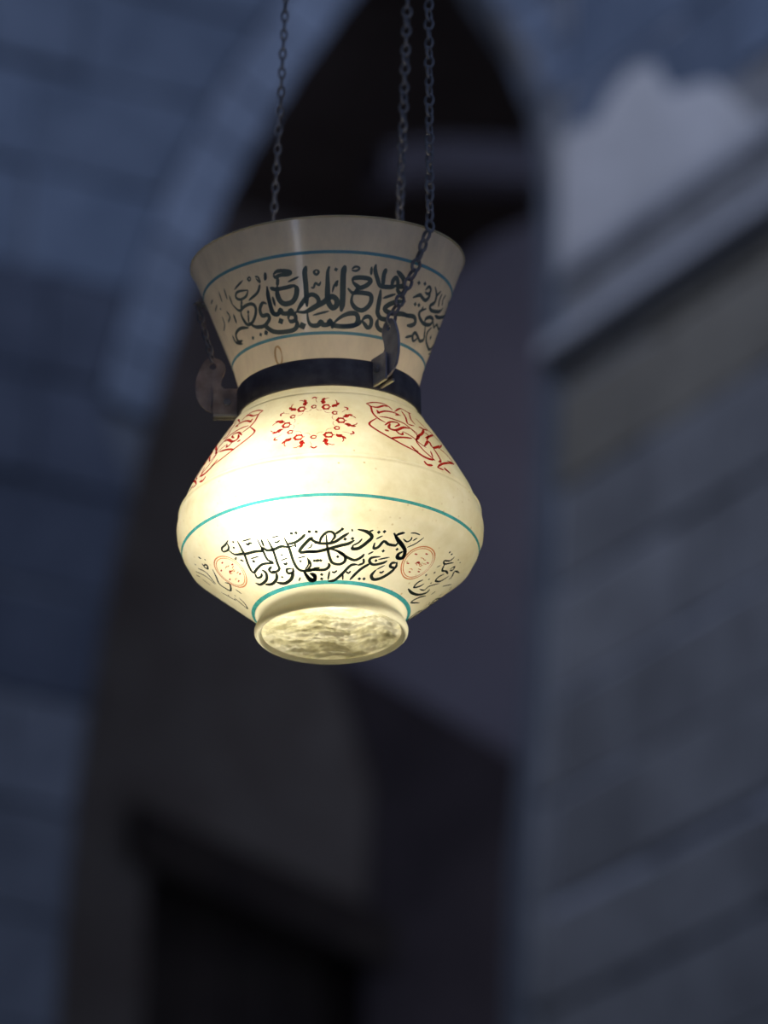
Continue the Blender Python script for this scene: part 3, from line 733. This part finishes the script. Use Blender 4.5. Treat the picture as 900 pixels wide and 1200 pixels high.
# ------------------------------------------------------------ chains
def link_mesh():
    V, F = [], []; n, m_ = 18, 7; w_, h_, r_ = .0047, .0066, .00185
    for k in range(n):
        t = 2*PI*k/n
        c = Vector((w_*math.cos(t), 0, h_*math.sin(t))); d = Vector((math.cos(t), 0, math.sin(t))).normalized()
        for j in range(m_):
            a = 2*PI*j/m_; V.append(c+d*r_*math.cos(a)+Vector((0, r_*math.sin(a), 0)))
    for k in range(n):
        for j in range(m_): F.append((k*m_+j, k*m_+(j+1) % m_, ((k+1) % n)*m_+(j+1) % m_, ((k+1) % n)*m_+j))
    me = mesh(V, F); me.materials.append(M_iron)
    for p in me.polygons: p.use_smooth = True
    return me
LINK = link_mesh(); PITCHL = .0118
CROWN = Vector((-.047, 6.10, 6.80)); CR = .055
def chain(label, pts, twist0, twist_rate, thin=1.0):
    root = tag(empty('hanging_chain', pts[0]), label, 'chain', 'chains holding up the lamp')
    # walk the polyline at the link pitch
    seg = []; L = 0
    for a, b in zip(pts, pts[1:]):
        seg.append((L, a, b)); L += (b-a).length
    nl = int(round(L/PITCHL))
    for i in range(nl):
        s = (i+.5)*L/nl
        for l0, a, b in seg:
            if s <= l0+(b-a).length+1e-9: break
        d = (b-a).normalized(); p = a+d*(s-l0)
        o = bpy.data.objects.new('chain_link', LINK); COL.objects.link(o); o.parent = root
        ang = twist0+(PI/2)*(i % 2)+twist_rate*i+.22*math.sin(i*1.7)
        x = Vector((math.cos(ang), math.sin(ang), 0)); x = (x-d*x.dot(d)).normalized(); y = d.cross(x)
        mt = Matrix((x, y, d)).transposed()
        o.rotation_euler = mt.to_euler(); o.location = p-pts[0]; o.scale = (thin, thin, 1)
    return root
def anchor(px): return CROWN+Vector(px)
def hole(deg): return to_world(rp(HOLE_R, math.radians(deg), HOLE_Z+.006))
def rimc(deg, off=.006, dz=0): return to_world(surf(math.radians(deg), RIM+dz, off))
front = [hole(31), to_world(surf(math.radians(42), .39, .007)), rimc(45), anchor((0, -CR, .0))]
lefts = [hole(-89), to_world(surf(math.radians(-99), .405, .009)), to_world(surf(math.radians(-120), .421, .009)), to_world(surf(math.radians(-140), .43, .009)), rimc(-155), anchor((-CR, .01, 0))]
back = [hole(151), rimc(150), anchor((CR, .01, 0))]
chain('dark iron chain at the front right, draped over the outside of the funnel', front, .5, .021)
chain('dark iron chain rising behind the left of the funnel', lefts, .9, .017, .72)
chain('dark iron chain rising from the back, just left of the front one', back, .2, .03)
crown = tag(link('hanger_ring', mesh(*tube([CROWN+Vector((CR*math.cos(a*PI/16), CR*math.sin(a*PI/16), 0)) for a in range(33)], .004, 8)), M_iron, None, True), 'iron ring above the frame gathering the three lamp chains', 'ring')
hk = [CROWN+Vector((0, -CR, .002)), CROWN+Vector((0, -.03, .05)), CROWN+Vector((0, 0, .09)), CROWN+Vector((0, 0, .16))]
hk2 = [CROWN+Vector((0, CR, .002)), CROWN+Vector((0, .03, .05)), CROWN+Vector((0, 0, .09))]
link('hook', mesh(*join(tube(hk, .004, 8), tube(hk2, .004, 8))), M_iron, None, True).parent = crown
# timber beam across the hall that carries the hook
c0 = CROWN+Vector((0, 0, .25)); ub = (c0-CORNER).dot(DA)
V, F = tube([c0+DA*t for t in (-ub-.1, -ub/2, 0, (10-ub)/2, 10-ub+.1)], .1, 12)
tag(link('tie_beam', mesh(V, F), M_wood), 'dark timber beam across the hall above the lamp', 'beam', kind='structure')
